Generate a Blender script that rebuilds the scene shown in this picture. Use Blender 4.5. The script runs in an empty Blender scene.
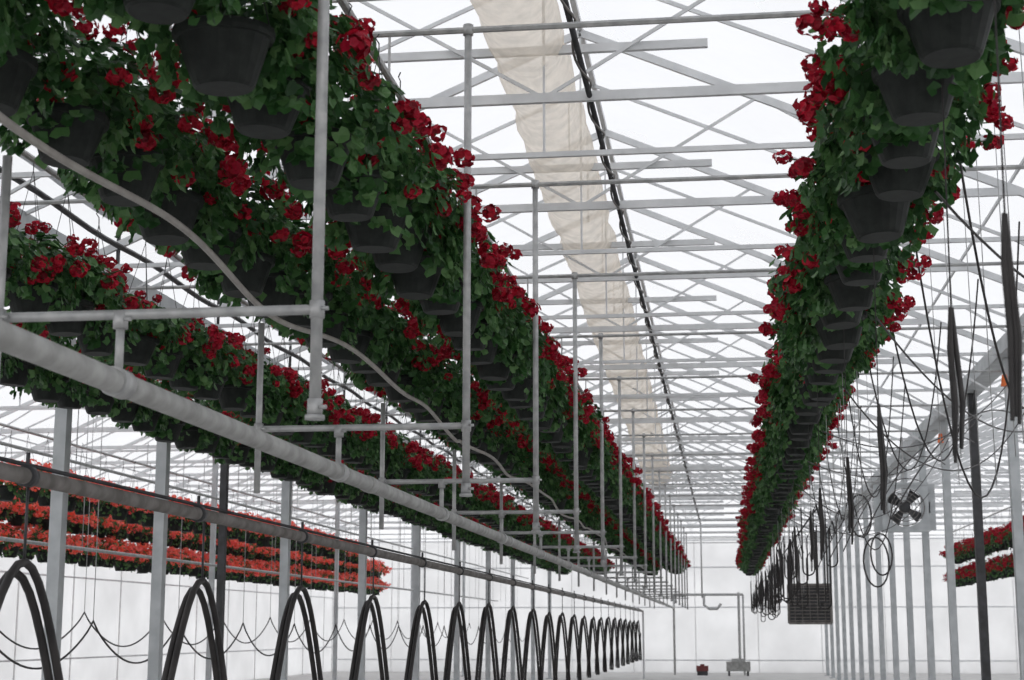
import bpy, math, random
from mathutils import Vector, Matrix
random.seed(7)
CZ = 1.7            # eye height; heights below given relative to eye level are lifted by CZ
scene = bpy.context.scene
try:
    scene.view_settings.view_transform = 'Standard'
except Exception: pass

# ------------------------------------------------------------ materials
def new_mat(name):
    m = bpy.data.materials.new(name); m.use_nodes = True
    nt = m.node_tree; nt.nodes.clear()
    out = nt.nodes.new('ShaderNodeOutputMaterial')
    return m, nt, out
def pmat(name, c1, c2=None, rough=0.5, metal=0.0, scale=8.0, bump=0.0, spec=0.5):
    m, nt, out = new_mat(name)
    b = nt.nodes.new('ShaderNodeBsdfPrincipled')
    b.inputs['Roughness'].default_value = rough
    b.inputs['Metallic'].default_value = metal
    b.inputs['Specular IOR Level'].default_value = spec
    c2 = c2 or tuple(x*0.75 for x in c1)
    tc = nt.nodes.new('ShaderNodeTexCoord')
    n = nt.nodes.new('ShaderNodeTexNoise'); n.inputs['Scale'].default_value = scale
    n.inputs['Detail'].default_value = 4
    nt.links.new(tc.outputs['Object'], n.inputs['Vector'])
    r = nt.nodes.new('ShaderNodeValToRGB')
    r.color_ramp.elements[0].position = 0.35; r.color_ramp.elements[1].position = 0.65
    r.color_ramp.elements[0].color = (*c2, 1); r.color_ramp.elements[1].color = (*c1, 1)
    nt.links.new(n.outputs['Fac'], r.inputs['Fac'])
    nt.links.new(r.outputs['Color'], b.inputs['Base Color'])
    if bump:
        bp = nt.nodes.new('ShaderNodeBump'); bp.inputs['Strength'].default_value = bump
        nt.links.new(n.outputs['Fac'], bp.inputs['Height']); nt.links.new(bp.outputs['Normal'], b.inputs['Normal'])
    nt.links.new(b.outputs[0], out.inputs[0])
    return m
def organic(name, cols, trans=0.3, rough=0.5):
    m, nt, out = new_mat(name)
    g = nt.nodes.new('ShaderNodeNewGeometry')
    r = nt.nodes.new('ShaderNodeValToRGB')
    els = r.color_ramp.elements
    els[0].color = (*cols[0], 1); els[1].color = (*cols[-1], 1)
    for i, c in enumerate(cols[1:-1]):
        e = els.new((i+1)/(len(cols)-1)); e.color = (*c, 1)
    nt.links.new(g.outputs['Random Per Island'], r.inputs['Fac'])
    b = nt.nodes.new('ShaderNodeBsdfPrincipled'); b.inputs['Roughness'].default_value = rough
    b.inputs['Specular IOR Level'].default_value = 0.3
    t = nt.nodes.new('ShaderNodeBsdfTranslucent')
    mx = nt.nodes.new('ShaderNodeMixShader'); mx.inputs[0].default_value = trans
    nt.links.new(r.outputs[0], b.inputs['Base Color']); nt.links.new(r.outputs[0], t.inputs['Color'])
    nt.links.new(b.outputs[0], mx.inputs[1]); nt.links.new(t.outputs[0], mx.inputs[2])
    nt.links.new(mx.outputs[0], out.inputs[0])
    return m
def film(name, col, transp, transl=0.5, scale=1.5, dark=.86):
    m, nt, out = new_mat(name)
    tc = nt.nodes.new('ShaderNodeTexCoord')
    n = nt.nodes.new('ShaderNodeTexNoise'); n.inputs['Scale'].default_value = scale; n.inputs['Detail'].default_value = 5
    nt.links.new(tc.outputs['Object'], n.inputs['Vector'])
    r = nt.nodes.new('ShaderNodeValToRGB')
    r.color_ramp.elements[0].position = .35; r.color_ramp.elements[1].position = .7
    r.color_ramp.elements[0].color = (*[c*dark for c in col], 1); r.color_ramp.elements[1].color = (*col, 1)
    nt.links.new(n.outputs['Fac'], r.inputs['Fac'])
    d = nt.nodes.new('ShaderNodeBsdfDiffuse'); t = nt.nodes.new('ShaderNodeBsdfTranslucent'); tr = nt.nodes.new('ShaderNodeBsdfTransparent')
    nt.links.new(r.outputs[0], d.inputs[0]); nt.links.new(r.outputs[0], t.inputs[0])
    m1 = nt.nodes.new('ShaderNodeMixShader'); m1.inputs[0].default_value = transl
    m2 = nt.nodes.new('ShaderNodeMixShader'); m2.inputs[0].default_value = transp
    nt.links.new(d.outputs[0], m1.inputs[1]); nt.links.new(t.outputs[0], m1.inputs[2])
    nt.links.new(m1.outputs[0], m2.inputs[1]); nt.links.new(tr.outputs[0], m2.inputs[2])
    nt.links.new(m2.outputs[0], out.inputs[0])
    return m

M_GALV = pmat('galvanised_steel', (.45,.45,.445), (.31,.315,.315), .45, .35, 14)
M_GALVL = pmat('galvanised_truss_hazed', (.68,.69,.70), (.57,.58,.59), .5, .1, 4)  # light galvanised steel, colour paled further to stand in for distance haze
M_POST = pmat('galvanised_post', (.50,.52,.53), (.40,.42,.43), .5, .2, 5)
M_PIPE = pmat('heating_pipe_steel', (.38,.38,.37), (.26,.26,.25), .5, .3, 9, .05)
M_PIPED = pmat('weathered_pipe', (.22,.205,.195), (.13,.12,.11), .55, .3, 9, .05)
M_DARK = pmat('dark_steel', (.055,.055,.06), (.03,.03,.03), .5, .2)
M_BLACK = pmat('black_rubber', (.040,.036,.035), (.022,.020,.020), .5, 0, spec=.3)
M_POT = pmat('pot_plastic', (.019,.023,.020), (.010,.012,.011), .6, 0, 20, .1, spec=.22)
M_SOIL = pmat('soil', (.03,.02,.012), None, .9)
M_HOSE = pmat('grey_hose', (.34,.32,.29), (.25,.23,.21), .5, 0, 12)
M_WHITEP = pmat('white_paint', (.75,.75,.74), (.62,.62,.62), .5)
M_ORANGE = pmat('orange_tape', (.85,.18,.04), None, .6)
M_REDBOX = pmat('red_enamel', (.16,.03,.03), None, .5)
M_FLOOR = pmat('concrete', (.56,.55,.53), (.46,.45,.44), .8, 0, 1.5, .1)
M_TUBE = film('poly_tube_film', (.98,.90,.79), .42, .78, 7, .72)
M_ROOF = film('roof_glazing', (.95,.97,1.0), .72, .75, .6)
M_WALL = film('wall_polycarbonate', (.95,.95,.95), .35, .80, .7)
M_LEAF = organic('geranium_leaf', [(.015,.048,.015),(.030,.092,.025),(.058,.150,.044),(.13,.25,.09)], .3, .42)
M_RED = organic('geranium_petal_red', [(.14,.001,.008),(.30,.003,.016),(.54,.010,.034),(.34,.003,.026)], .3, .55)
M_CORAL = organic('geranium_petal_coral', [(.85,.07,.04),(.95,.16,.09),(1,.32,.26),(.9,.10,.14)], .4, .55)

# ------------------------------------------------------------ mesh builder
class MB:
    def __init__(s): s.v=[]; s.f=[]; s.m=[]; s.mats=[]
    def mi(s, mat):
        if mat not in s.mats: s.mats.append(mat)
        return s.mats.index(mat)
    def frame(s, d):
        d = d.normalized()
        up = Vector((0,0,1)) if abs(d.z) < .95 else Vector((0,1,0))
        a = d.cross(up).normalized(); b = a.cross(d).normalized()
        return a, b
    def cyl(s, p0, p1, r, mat, n=8, r1=None, caps=True):
        p0=Vector(p0); p1=Vector(p1); r1 = r if r1 is None else r1
        a,b = s.frame(p1-p0); k=len(s.v); mi=s.mi(mat)
        for p,rr in ((p0,r),(p1,r1)):
            for i in range(n):
                t=2*math.pi*i/n
                s.v.append(p+a*math.cos(t)*rr+b*math.sin(t)*rr)
        for i in range(n):
            j=(i+1)%n
            s.f.append((k+i,k+j,k+n+j,k+n+i)); s.m.append(mi)
        if caps:
            s.f.append(tuple(k+i for i in reversed(range(n)))); s.m.append(mi)
            s.f.append(tuple(k+n+i for i in range(n))); s.m.append(mi)
    def beam(s, p0, p1, w, h, mat):
        p0=Vector(p0); p1=Vector(p1); a,b=s.frame(p1-p0); k=len(s.v); mi=s.mi(mat)
        for p in (p0,p1):
            for x,y in ((-1,-1),(1,-1),(1,1),(-1,1)):
                s.v.append(p+a*x*w/2+b*y*h/2)
        for f in ((0,1,5,4),(1,2,6,5),(2,3,7,6),(3,0,4,7),(3,2,1,0),(4,5,6,7)):
            s.f.append(tuple(k+q for q in f)); s.m.append(mi)
    def box(s, c, sz, mat):
        c=Vector(c); s.beam(c-Vector((0,sz[1]/2,0)), c+Vector((0,sz[1]/2,0)), sz[0], sz[2], mat)
    def sweep(s, pts, r, mat, n=6):
        pts=[Vector(p) for p in pts]; k=len(s.v); mi=s.mi(mat); N=len(pts)
        a=None
        for i,p in enumerate(pts):
            d=(pts[min(i+1,N-1)]-pts[max(i-1,0)]).normalized()
            if a is None: a,b=s.frame(d)
            else:
                a=(a-d*a.dot(d)); a.normalize(); b=a.cross(d)
            rr = r(i/(N-1)) if callable(r) else r
            for q in range(n):
                t=2*math.pi*q/n
                s.v.append(p+a*math.cos(t)*rr+b*math.sin(t)*rr)
        for i in range(N-1):
            for q in range(n):
                j=(q+1)%n
                s.f.append((k+i*n+q,k+i*n+j,k+(i+1)*n+j,k+(i+1)*n+q)); s.m.append(mi)
    def lathe(s, prof, c, mat, n=20):
        k=len(s.v); mi=s.mi(mat); c=Vector(c)
        for (r,z) in prof:
            for i in range(n):
                t=2*math.pi*i/n
                s.v.append(c+Vector((r*math.cos(t), r*math.sin(t), z)))
        for a in range(len(prof)-1):
            for i in range(n):
                j=(i+1)%n
                s.f.append((k+a*n+i,k+a*n+j,k+(a+1)*n+j,k+(a+1)*n+i)); s.m.append(mi)
    def face(s, pts, mat):
        k=len(s.v); s.v += [Vector(p) for p in pts]; s.f.append(tuple(range(k,k+len(pts)))); s.m.append(s.mi(mat))
    def mesh(s, name, smooth=True):
        me=bpy.data.meshes.new(name); me.from_pydata([tuple(v) for v in s.v],[],s.f)
        for m in s.mats: me.materials.append(m)
        me.polygons.foreach_set('material_index', s.m)
        me.update()
        if smooth:
            me.polygons.foreach_set('use_smooth',[len(f)==4 for f in s.f])
        return me
    def obj(s, name, smooth=False, parent=None):
        o=bpy.data.objects.new(name, s.mesh(name, smooth)); scene.collection.objects.link(o)
        if parent: o.parent=parent
        return o
def empty(name, loc=(0,0,0)):
    o=bpy.data.objects.new(name,None); o.location=loc; scene.collection.objects.link(o); return o

# ------------------------------------------------------------ hanging basket
def rvec():
    while True:
        v=Vector((random.uniform(-1,1),random.uniform(-1,1),random.uniform(-1,1)))
        if .05<v.length<1: return v.normalized()
def leaf(mb, c, nrm, r, mat, seg=9):
    nrm=nrm.normalized(); a=nrm.cross(rvec()).normalized(); b=nrm.cross(a)
    k=len(mb.v); mi=mb.mi(mat)
    mb.v.append(c-nrm*r*.22)
    for i in range(seg):
        t=2*math.pi*i/seg+.2
        rr=r*(1.0 if i%2 else .82)*random.uniform(.9,1.1)
        if i==0: rr*=.45
        mb.v.append(c+a*math.cos(t)*rr+b*math.sin(t)*rr+nrm*r*random.uniform(-.10,.18))
    for i in range(seg):
        mb.f.append((k,k+1+i,k+1+(i+1)%seg)); mb.m.append(mi)
def head(mb, c, R, mat, n):
    for _ in range(n):
        d=rvec()
        p=c+Vector((d.x*R,d.y*R,d.z*R*.75))*random.uniform(.7,1.05)
        nn=(d+rvec()*.45).normalized()
        a=nn.cross(rvec()).normalized(); b=nn.cross(a); s=R*random.uniform(.30,.44)
        k=len(mb.v); mi=mb.mi(mat)
        mb.v.append(p)
        for i in range(5):
            t=2*math.pi*i/5
            mb.v.append(p+a*math.cos(t)*s+b*math.sin(t)*s+nn*s*random.uniform(.05,.45))
        for i in range(5):
            mb.f.append((k,k+1+i,k+1+(i+1)%5)); mb.m.append(mi)
def basket(name, flower, nleaf, nhead, npet, headR=.052):
    mb=MB()
    prof=[(.001,0),(.098,0),(.108,.010),(.140,.105),(.160,.168),(.162,.172),(.176,.174),(.180,.188),(.180,.208),(.171,.213),(.162,.208),(.155,.185)]
    mb.lathe(prof,(0,0,0),M_POT,22)
    mb.lathe([(.001,.186),(.156,.186)],(0,0,0),M_SOIL,20)
    hook=Vector((0,0,.98))
    for i in range(3):
        t=2*math.pi*i/3+.3
        mb.cyl((.176*math.cos(t),.176*math.sin(t),.20),hook,.0025,M_DARK,4,caps=False)
    mb.sweep([hook,hook+Vector((0,0,.05)),hook+Vector((.02,0,.08)),hook+Vector((.0,0,.1))],.004,M_DARK,4)
    lob=[rvec() for _ in range(7)]
    cen=Vector((0,0,.315))
    trail=[random.uniform(0,6.28) for _ in range(5)]
    for i in range(nleaf):
        if i < nleaf*.80:
            d=rvec()
            if d.z<-.6: d.z=abs(d.z)
            bul=1+.34*max(0,max(d.dot(l) for l in lob)-.6)/.4
            rad=random.uniform(.45,1.0)**.6
            p=cen+Vector((d.x*.345,d.y*.345,d.z*.185))*rad*bul
            n=(d+Vector((0,0,.5))+rvec()*.6)
        else:
            t=random.choice(trail)+random.gauss(0,.35)
            z=random.uniform(.03,.28)
            rr=.19+z*.42+random.uniform(-.02,.07)
            d=Vector((math.cos(t),math.sin(t),0)); p=d*rr; p.z=z
            n=(d+Vector((0,0,.3))+rvec()*.5)
        leaf(mb,p,n,random.uniform(.024,.046),M_LEAF)
    for i in range(nhead):
        t=random.uniform(0,6.2832)
        el=random.uniform(-.45,1.0)
        cz=math.sqrt(max(0,1-el*el))
        d=Vector((math.cos(t)*cz,math.sin(t)*cz,el))
        s=random.uniform(.98,1.27)
        p=cen+Vector((d.x*.385,d.y*.385,d.z*.22))*s
        if p.z<.17: p.z=.17+random.random()*.1
        mb.cyl(cen+(p-cen)*.55,p,.0035,M_LEAF,4,caps=False)
        head(mb,p,headR*random.uniform(.65,1.2),flower,npet)
    return mb.mesh(name,False)
random.seed(22)
RED=[basket('red_basket_%d'%i,M_RED,620,random.choice([20,24,29]),34,headR=.052) for i in range(8)]
COR=[basket('coral_basket_%d'%i,M_CORAL,220,52,14,headR=.066) for i in range(4)]
REDS=[basket('small_red_%d'%i,M_RED,220,36,14,headR=.06) for i in range(3)]

def row(x, zrel, y0, y1, step, meshes, rail=True, s=1.0):
    e=empty('hanging_basket_row',(x,0,0))
    y=y0; i=0
    while y<y1:
        o=bpy.data.objects.new('basket_%d'%i, random.choice(meshes))
        o.location=(random.uniform(-.035,.035), y+random.uniform(-.03,.03), CZ+zrel+random.uniform(-.03,.03))
        o.rotation_euler=(random.uniform(-.06,.06),random.uniform(-.06,.06),random.uniform(0,6.28))
        k=s*random.uniform(.93,1.08); o.scale=(k,k,k)
        o.parent=e; scene.collection.objects.link(o)
        y+=step; i+=1
    if rail:
        mb=MB()
        mb.cyl((0,y0-1,CZ+zrel+1.06),(0,y1+1,CZ+zrel+1.06),.022,M_GALV,8)
        yy=5.24
        while yy<y1:
            if yy>y0-1: mb.cyl((0,yy,CZ+zrel+1.06),(0,yy,CZ+3.32),.008,M_GALV,5)
            yy+=3.2
        mb.obj('support_rail',parent=e)
    return e
row(-2.74,1.94,4.3,59,.64,RED,s=1.03)
row(-1.82,2.00,3.6,59.5,.64,RED,s=1.03)
row(.82,1.98,3.0,60,.64,RED,s=1.03)
row(-4.45,1.98,7.2,59,.62,RED)
row(-5.85,1.98,10,59,.62,RED)
row(-10.3,1.85,22,45,.72,COR)
row(-13.0,1.90,22,60,.68,COR,s=1.05)
row(-13.0,1.28,22,60,.68,COR,rail=False,s=1.05)
row(7.5,2.15,36,55,.7,REDS)
row(7.5,1.4,36,55,.7,REDS,rail=False)

# ------------------------------------------------------------ structure
YB=[5.24+3.2*i for i in range(-1,19)]
YEND=66.0
def zz(z): return CZ+z
GUT=3.6; RID=5.75
bays=[(-16.3,-6.3),(-6.3,3.7),(3.7,13.7)]
for bi,(xa,xb) in enumerate(bays):
    xm=(xa+xb)/2
    mb=MB()
    def rz(x): return GUT+(RID-GUT)*(1-abs(x-xm)/((xb-xa)/2))
    for y in YB:
        for sx in (xa,xb):
            mb.beam((sx,y,zz(GUT)),(xm,y,zz(RID)),.04,.075,M_GALVL)
        mb.beam((xa,y,zz(3.55)),(xb,y,zz(3.55)),.035,.04,M_GALVL)
        q=4.0; dx=5*(1-(q-GUT)/(RID-GUT))
        mb.beam((xm-dx,y,zz(q)),(xm+dx,y,zz(q)),.045,.075,M_GALVL)
        mb.beam((xm-1.35,y+.05,zz(4.40)),(xm+1.25,y+.05,zz(4.40)),.045,.065,M_GALVL)
        xs=[-3.4,-1.7,0,1.7,3.4]
        for i,xo in enumerate(xs[:-1]):
            x0=xm+xo; x1=xm+xs[i+1]
            if i%2==0: mb.beam((x0,y,zz(q)),(x1,y,zz(rz(x1))),.02,.026,M_GALVL)
            else: mb.beam((x0,y,zz(rz(x0))),(x1,y,zz(q)),.02,.026,M_GALVL)
        mb.beam((xm,y,zz(3.55)),(xm,y,zz(RID)),.018,.018,M_GALVL)
        for sx in (xa,xb):
            mb.beam((sx,y+1.6,zz(GUT)+.02),(xm,y+1.6,zz(RID)+.02),.02,.035,M_GALVL)
    for fx in (.5,.8):
        for sg in (-1,1):
            x=xm+sg*5*fx
            mb.beam((x,1,zz(rz(x))+.07),(x,YEND,zz(rz(x))+.07),.022,.03,M_GALVL)
    mb.beam((xm,1,zz(RID)+.05),(xm,YEND,zz(RID)+.05),.05,.06,M_GALVL)
    mb.obj('roof_truss_frame')
mb=MB()
for y in YB:
    mb.cyl((-6.2,y,zz(3.32)),(3.6,y,zz(3.32)),.018,M_GALV,6)
    mb.beam((-6.3,y,zz(3.0)),(-5.3,y,zz(3.55)),.02,.025,M_GALVL)
    mb.beam((3.7,y,zz(2.9)),(2.7,y,zz(3.55)),.02,.025,M_GALVL)
mb.obj('basket_support_crossbars')
mb=MB()
for xa,xb in bays:
    xm=(xa+xb)/2
    for sx in (xa,xb):
        mb.face([(sx,0,zz(GUT)+.1),(sx,YEND,zz(GUT)+.1),(xm,YEND,zz(RID)+.13),(xm,0,zz(RID)+.13)],M_ROOF)
mb.obj('ceiling')
mb=MB(); mb.box((-1.3,31,-.05),(30.2,72,.1),M_FLOOR); mb.obj('floor')
mb=MB()
mb.box((-1.3,YEND+.05,zz(GUT)/2),(30,.06,zz(GUT)),M_WALL)
for xa,xb in bays:
    xm=(xa+xb)/2
    mb.face([(xa,YEND+.05,zz(GUT)),(xb,YEND+.05,zz(GUT)),(xm,YEND+.05,zz(RID)+.1)],M_ROOF)
x=-16.3
while x<=13.8:
    mb.beam((x,YEND-.02,0),(x,YEND-.02,zz(GUT)),.03,.04,M_WHITEP); x+=2.5
for z in (.5,2.6,4.2,5.3):
    mb.beam((-16.3,YEND-.03,z),(13.7,YEND-.03,z),.04,.05,M_GALVL)
mb.obj('wall_back')
for nm,x in (('wall_left',-16.35),('wall_right',13.75)):
    mb=MB(); mb.box((x,33,zz(GUT)/2),(.06,66,zz(GUT)),M_WALL)
    y=0.5
    while y<66:
        mb.beam((x+(.06 if x<0 else -.06),y,0),(x+(.06 if x<0 else -.06),y,zz(GUT)),.03,.03,M_WHITEP); y+=3.2
    for z in (1.0,3.0,4.6): mb.beam((x+(.07 if x<0 else -.07),0,z),(x+(.07 if x<0 else -.07),66,z),.04,.04,M_GALVL)
    mb.obj(nm)
def gutter(x):
    mb=MB()
    for dx,dz,w,h in ((0,0,.26,.03),(-.13,.09,.03,.2),(.13,.09,.03,.2)):
        mb.beam((x+dx,0,zz(3.5)+dz),(x+dx,YEND-.12,zz(3.5)+dz),w,h,M_POST)
    mb.obj('rain_gutter')
for x in (-6.3,3.7): gutter(x)
def post(x,y,mat,w=.11,top=3.48,name='steel_post'):
    mb=MB(); mb.beam((x,y,0),(x,y,zz(top)),w,w*1.1,mat)
    mb.box((x,y,.015),(w*2.2,w*2.2,.03),mat)
    mb.beam((x,y,zz(top)-.35),(x,y-.35,zz(top)),.03,.03,mat)
    mb.beam((x,y,zz(top)-.35),(x,y+.35,zz(top)),.03,.03,mat)
    mb.obj(name)
for y in (14.6,17.4,22.6,27.6,32.6,37.6,42.6,47.6,52.6,57.6): post(-6.3,y,M_POST,.12)
for y in (20.6,29.0): post(-6.6,y,M_DARK,.09)
for i in range(14):
    y=21.24+3.2*i
    post(3.7,y,M_POST if i!=1 else M_DARK,.12)
for y in (30,40,50,60): post(-9.8,y,M_POST,.09)

mb=MB()
for dx,z in ((.35,4.02),(.42,3.74)):
    pts=[(-6.3+dx, y, zz(z)+.02*math.sin(y*2.1)) for y in [6+.4*k for k in range(146)]]
    mb.sweep(pts,.028,M_DARK,6)
for y in YB:
    mb.beam((-5.92,y,zz(3.55)),(-5.92,y,zz(4.02)),.03,.03,M_DARK)
mb.obj('shade_curtain_drive_pipe')

# ------------------------------------------------------------ pole frames under the left pair of rows
PX=-1.37; QX=-2.52
for n,y in enumerate(YB[:18]):
    if y<3: continue
    mb=MB()
    mb.cyl((PX,y,zz(.71)),(PX,y,zz(3.34)),.021,M_GALV,10)
    mb.cyl((QX,y,zz(.73)),(QX,y,zz(1.67)),.018,M_GALV,8)
    mb.cyl((QX-.2,y,zz(1.08)),(PX,y,zz(1.08)),.018,M_GALV,8)
    mb.cyl((-2.07,y,zz(.84)),(-2.07,y,zz(1.08)),.016,M_GALV,8)
    mb.cyl((-2.07,y-.05,zz(.84)),(-2.07,y+.05,zz(.84)),.052,M_GALV,14)
    for (x,z) in ((PX,1.08),(QX,1.08),(PX,.74),(-2.07,1.06)):
        mb.cyl((x,y,zz(z)-.03),(x,y,zz(z)+.03),.027,M_GALV,10)
        mb.cyl((x+.02,y-.02,zz(z)),(x+.045,y-.02,zz(z)),.008,M_GALV,6)
    mb.cyl((PX,y,zz(.70)),(PX,y,zz(.715)),.035,M_GALV,10)
    mb.cyl((PX,y,zz(3.29)),(PX,y,zz(3.35)),.03,M_GALV,8)
    mb.obj('basket_row_support_frame',True)

# ------------------------------------------------------------ long pipes
mb=MB()
mb.cyl((-2.07,2.5,zz(.84)),(-2.07,63,zz(.84)),.043,M_PIPE,20)
y=9.2
while y<62: mb.cyl((-2.07,y-.07,zz(.84)),(-2.07,y+.07,zz(.84)),.049,M_PIPE,16); y+=6.1
mb.sweep([(-2.07,63,zz(.84)),(-2.07,63.1,zz(.82)),(-2.07,63.12,zz(.7)),(-2.07,63.12,.0)],.04,M_PIPE,10)
mb.obj('heating_pipe',True)
mb=MB()
mb.cyl((-3.0,4,zz(.655)),(-3.0,58,zz(.655)),.036,M_PIPED,16)
y=6.6
while y<57:
    mb.cyl((-3.0,y-.03,zz(.655)),(-3.0,y+.03,zz(.655)),.047,M_DARK,12)
    mb.cyl((-3.0,y,zz(.69)),(-3.0,y,zz(.76)),.010,M_DARK,6); y+=2.3
mb.cyl((-3.0,5,zz(.705)),(-3.0,57,zz(.705)),.010,M_DARK,6)
mb.sweep([(-3.0,58,zz(.655)),(-3.0,58.1,zz(.6)),(-3.0,58.1,0)],.036,M_GALVL,8)
mb.obj('water_supply_pipe',True)
for x,z,r,m in ((-7.6,1.95,.02,M_GALV),(-8.8,1.1,.025,M_GALV)):
    mb=MB(); mb.cyl((x,8,zz(z)),(x,62,zz(z)),r,m,8)
    for y in YB:
        if y>8: mb.cyl((x,y,zz(z)),(x,y,zz(3.55)),.006,m,5)
    mb.obj('irrigation_line',True)

# festooned black hose (a twin hose on trolleys)
mb=MB()
P=2.3; top=.31; bot=-1.0; y0=6.65
rj=random.Random(4); HJ=[rj.uniform(-.035,.02) for _ in range(60)]; YJ=[rj.uniform(-.12,.12) for _ in range(60)]; WJ=[rj.uniform(2.5,3.6) for _ in range(60)]
for off,tz in ((0,0),(.04,-.045)):
    pts=[]
    yy=y0-P*.45
    while yy<57:
        ph=(yy-y0)/P; c=math.cos(2*math.pi*ph)
        k=max(0,round(ph))
        f=((c+1)/2)**WJ[k]
        win=((c+1)/2)
        pts.append((-3.0-off+.06*math.sin(2*math.pi*ph), yy+YJ[k]*win+.10*math.sin(4*math.pi*ph)*(1-win), zz(bot+(top+tz+HJ[k]-bot)*f)))
        yy+=P/44
    mb.sweep(pts,.019,M_BLACK,10)
k=0
while y0+k*P<57:
    mb.cyl((-3.0,y0+k*P+YJ[k],zz(top+HJ[k])),(-3.0,y0+k*P+YJ[k],zz(.655)),.007,M_DARK,5); k+=1
mb.obj('festooned_hose',True)
for x,zt,sag,P2,yst in ((-7.2,.10,.50,2.9,12),(-9.2,.25,.5,3.2,16)):
    mb=MB(); pts=[]
    y=yst
    while y<58:
        ph=((y-yst)/P2)%1
        pts.append((x,y,zz(zt-sag*math.sin(math.pi*ph)**.8))); y+=P2/20
    mb.sweep(pts,.012,M_BLACK,6)
    k=0
    while yst+k*P2<58:
        mb.cyl((x,yst+k*P2,zz(zt)-.02),(x,yst+k*P2,zz(3.55)),.005,M_GALV,5); k+=1
    mb.obj('sagging_cable',True)

# grey drip hose below the left row
mb=MB(); pts=[]
y=3.2
while y<46:
    a=1.0 if y<14 else .5
    pts.append((-2.33+.04*math.sin(y*1.3), y, zz(1.70)+.04*a*math.sin(y*2.05+.7)+.03*math.sin(y*.7))); y+=.1
mb.sweep(pts,.015,M_HOSE,8)
mb.obj('drip_feed_hose',True)

# ------------------------------------------------------------ poly air tube
mb=MB()
pts=[];N=120
for i in range(N+1):
    t=i/N; y=5+40*t
    pts.append((-1.36-.5*t, y, zz(4.55-.18*t)))
random.seed(3)
jit=[random.uniform(-.03,.03) for _ in range(N+1)]
mb.sweep(pts,lambda t:.27+.12*t+jit[int(round(t*N))],M_TUBE,18)
mb.cyl((-1.86,45,zz(4.37)),(-1.86,45.12,zz(4.37)),.41,M_GALVL,20)
mb.cyl((-1.86,45.12,zz(4.37)),(-1.86,45.6,zz(4.37)),.36,M_WHITEP,20)
for i in range(0,N,8):
    p=pts[i]; mb.cyl((p[0],p[1],p[2]+.25),(p[0],p[1],zz(5.5)),.006,M_DARK,4)
mb.beam((-2.3,45.3,zz(3.93)),(-1.4,45.3,zz(3.93)),.05,.06,M_WHITEP)
mb.obj('polyethylene_air_tube',True)
mb=MB()
mb.cyl((-.95,3,zz(4.0)),(-.95,62,zz(4.0)),.022,M_DARK,8)
pts=[(-.95+.035*math.cos(y*5),y,zz(4.0)+.035*math.sin(y*5)) for y in [3+.12*k for k in range(490)]]
mb.sweep(pts,.010,M_PIPED,5)
mb.cyl((-.95,62,zz(4.0)),(-.95,62,zz(1.2)),.03,M_GALV,8)
mb.obj('vent_drive_shaft',True)

# ------------------------------------------------------------ right side: tassels and cables under the row
random.seed(11)
ys=[4.5,5.85,8.4,11.0,13.4,16,18.5,21,23.5,26,28.5,31,33.5,36,38.5,41,43.5,46,48.5,51,53.5,56]
e=empty('dangling_drip_tube_bundles')
mb=MB()
for y in ys:
    x=.80+random.uniform(-.03,.03)
    mb.cyl((x,y,zz(1.15)),(x+.01,y,zz(2.2)),.003,M_BLACK,5)
    for j in range(5):
        ox=random.uniform(-.014,.014); oy=random.uniform(-.02,.02)
        pts=[(x+ox*.3,y+oy*.3,zz(1.15)),(x+ox,y+oy,zz(1.0)),(x+ox*1.3+.01,y+oy,zz(.8)),(x+ox*1.1,y+oy*1.4,zz(.62+random.uniform(-.07,.07)))]
        mb.sweep(pts,lambda t:.006+.003*math.sin(math.pi*t),M_BLACK,6)
mb.obj('drip_tubes',True,e)
mb=MB()
y=20
while y<58:
    x=1.0+random.uniform(-.25,.45)
    zt=random.uniform(1.25,1.6); L=random.uniform(.55,.95); w=random.uniform(.05,.10)
    pts=[(x-w,y,zz(zt))]+[(x-w*math.cos(t),y+.05*math.sin(t),zz(zt-L)-w*math.sin(t)) for t in [math.pi*i/8 for i in range(9)]]+[(x+w,y,zz(zt-.05))]
    pts+= [(x+w*1.6,y,zz(zt)+.05),(x+w*2.0,y,zz(zt)-.1)]
    mb.sweep(pts,.010 if y<30 else .014,M_BLACK,5)
    y+=.75
mb.cyl((1.1,20,zz(1.45)),(1.1,58,zz(1.45)),.012,M_DARK,6)
mb.obj('hose_loops',True,e)
mb=MB()
for i in range(30):
    y=5.0+i*1.2; x0=1.25+random.uniform(-.35,.35)
    for dx in (0,.12):
        mb.cyl((x0+dx,y,zz(3.3)),(x0+dx+.02,y,zz(random.uniform(.7,1.3))),.003,M_GALV,4)
mb.obj('hanger_wires',True,e)
mb=MB()
def cat(p,q,sag,r,n=20):
    p=Vector(p);q=Vector(q); pts=[]
    for i in range(n+1):
        t=i/n; v=p.lerp(q,t); v.z-=sag*4*t*(1-t); pts.append(v)
    mb.sweep(pts,r,M_BLACK,5)
for i in range(8):
    y=7+i*2.9
    cat((.95,y,zz(1.9)),(3.55,y+random.uniform(3,8),zz(random.uniform(2.2,3.3))),random.uniform(.4,1.0),.007)
for i in range(9):
    y=9+i*2.2
    cat((1.3,y,zz(3.3)),(1.9+random.random()*.6,y+2,zz(3.3)),random.uniform(1.4,2.4),.008)
for i in range(5):   # cables rising in arcs from the posts
    y=15+i*3.1
    cat((1.5,y,zz(1.0)),(3.5,y+5,zz(2.6)),-random.uniform(.3,.6),.009)
mb.obj('slack_cables',True)
mb=MB()
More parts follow.
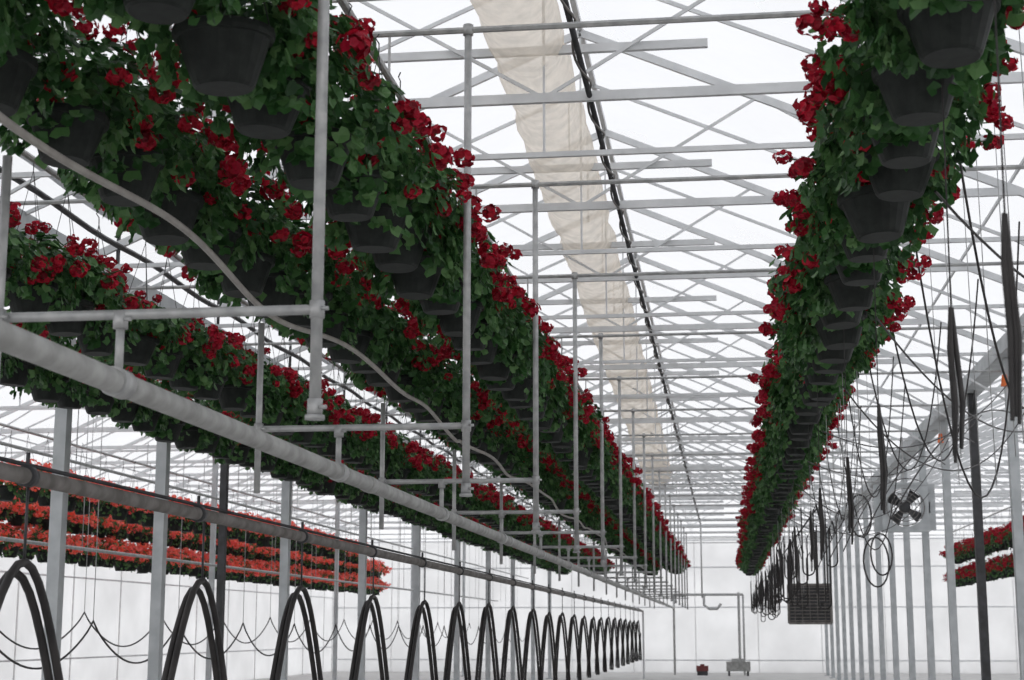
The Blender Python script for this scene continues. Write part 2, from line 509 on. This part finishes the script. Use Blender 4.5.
for c,Rr in (((3.1,33.2,zz(1.5)),.42),((3.0,33.3,zz(1.35)),.5),((2.5,30.6,zz(2.1)),.4)):
    pts=[(c[0]+Rr*.5*math.cos(t),c[1]+.1*math.sin(t),c[2]+Rr*math.sin(t)) for t in [2*math.pi*i/24 for i in range(25)]]
    mb.sweep(pts,.018,M_BLACK,6)
mb.obj('coiled_hose',True)
for y in (21.24,27.64):
    mb=MB(); mb.cyl((3.62,y-.12,zz(3.1)),(3.62,y-.12,zz(3.25)),.05,M_ORANGE,10,.03); mb.obj('orange_marker')
# circulation fan
e=empty('circulation_fan',(3.25,30,zz(2.2)))
mb=MB()
for a,b in (((-.42,-.42),(.42,-.42)),((.42,-.42),(.42,.42)),((.42,.42),(-.42,.42)),((-.42,.42),(-.42,-.42))):
    mb.beam((a[0],0,a[1]),(b[0],0,b[1]),.25,.05,M_POST)
N=32
for i in range(N):
    t0=2*math.pi*i/N;t1=2*math.pi*(i+1)/N
    def sq(t):
        c,s=math.cos(t),math.sin(t);k=.42/max(abs(c),abs(s)); return (c*k,-.1,s*k)
    mb.face([(.36*math.cos(t0),-.1,.36*math.sin(t0)),(.36*math.cos(t1),-.1,.36*math.sin(t1)),sq(t1),sq(t0)],M_POST)
mb.obj('housing',parent=e)
mb=MB()
mb.cyl((0,-.08,0),(0,.1,0),.10,M_DARK,14)
for i in range(4):
    t=2*math.pi*i/4+.9
    d=Vector((math.cos(t),0,math.sin(t))); s=Vector((-math.sin(t),0,math.cos(t)))
    mb.face([d*.06-s*.04+Vector((0,-.03,0)),d*.33-s*.10+Vector((0,-.06,0)),d*.33+s*.12+Vector((0,.04,0)),d*.06+s*.04+Vector((0,.03,0))],M_DARK)
mb.obj('blades',parent=e)
mb=MB()
for Rr in (.12,.19,.26,.34):
    mb.sweep([(Rr*math.cos(t),-.13,Rr*math.sin(t)) for t in [2*math.pi*i/24 for i in range(25)]],.008,M_PIPED,5)
mb.cyl((0,0,.42),(0,0,1.3),.015,M_GALV,6)
mb.beam((.42,0,0),(.45,0,0),.05,.2,M_GALV)
mb.obj('guard',parent=e)
# unit heater
e=empty('unit_heater',(1.98,40,zz(.62)))
mb=MB()
mb.box((0,.2,0),(1.02,.5,.92),M_DARK)
for a,b in (((-.51,-.46),(.51,-.46)),((.51,-.46),(.51,.46)),((.51,.46),(-.51,.46)),((-.51,.46),(-.51,-.46))):
    mb.beam((a[0],-.08,a[1]),(b[0],-.08,b[1]),.06,.06,M_PIPED)
mb.obj('casing',parent=e)
mb=MB()
for i in range(11): mb.beam((-.47,-.08,-.4+i*.08),(.47,-.08,-.4+i*.08),.05,.02,M_PIPED)
for i in range(5): mb.beam((-.36+i*.18,-.1,-.44),(-.36+i*.18,-.1,.44),.015,.015,M_PIPED)
for sx in (-.45,.45): mb.cyl((sx,.2,.46),(sx,.2,2.9),.01,M_GALV,5)
mb.obj('louvers',parent=e)
mb=MB()
mb.box((.35,62,.35),(.9,.5,.35),M_PIPE); mb.box((.35,62,.58),(.5,.4,.12),M_GALV)
for sx in (-.35,.35): mb.box((.35+sx,62,.09),(.08,.4,.18),M_DARK)
mb.cyl((.42,62,.6),(.42,62,zz(1.4)),.05,M_GALV,10)
mb.obj('pump_station')
mb=MB()
mb.box((-1.0,62.5,.26),(.45,.3,.2),M_REDBOX); mb.cyl((-1.0,62.5,.36),(-1.0,62.5,.42),.08,M_REDBOX,12); mb.box((-1.0,62.5,.08),(.4,.3,.16),M_DARK)
mb.obj('red_motor_unit')
mb=MB()
mb.sweep([(-2.07,63.4,zz(1.35)),(-1,63.4,zz(1.35)),(-.3,63.4,zz(1.35)),(.3,63.4,zz(1.35)),(.6,63.4,zz(1.35))],.05,M_GALV,8)
mb.sweep([(-.9,63.4,zz(1.35)),(-.9,63.3,zz(.95)),(-.7,63.3,zz(.8)),(-.4,63.3,zz(.8)),(-.25,63.3,zz(1.0))],.05,M_GALV,8)
for x in (-2.07,.6): mb.cyl((x,63.4,0),(x,63.4,zz(1.35)),.04,M_GALV,8)
mb.obj('manifold_pipework',True)

# ------------------------------------------------------------ world, camera
w=bpy.data.worlds.new('overcast'); scene.world=w; w.use_nodes=True
nt=w.node_tree; bg=nt.nodes['Background']
tc=nt.nodes.new('ShaderNodeTexCoord'); sp=nt.nodes.new('ShaderNodeSeparateXYZ')
r=nt.nodes.new('ShaderNodeValToRGB')
r.color_ramp.elements[0].position=0; r.color_ramp.elements[0].color=(.87,.87,.88,1)
r.color_ramp.elements[1].position=1; r.color_ramp.elements[1].color=(.83,.85,.90,1)
nt.links.new(tc.outputs['Generated'],sp.inputs[0]); nt.links.new(sp.outputs['Z'],r.inputs[0])
nt.links.new(r.outputs[0],bg.inputs[0]); bg.inputs[1].default_value=1.22
cam=bpy.data.cameras.new('camera'); co=bpy.data.objects.new('camera',cam); scene.collection.objects.link(co)
cam.sensor_width=36; cam.lens=56.25; cam.clip_end=300
cam.dof.use_dof=True; cam.dof.focus_distance=11; cam.dof.aperture_fstop=5.6
co.location=(0,0,CZ); co.rotation_euler=(math.radians(90+10.27),0,math.radians(7.57))
scene.camera=co
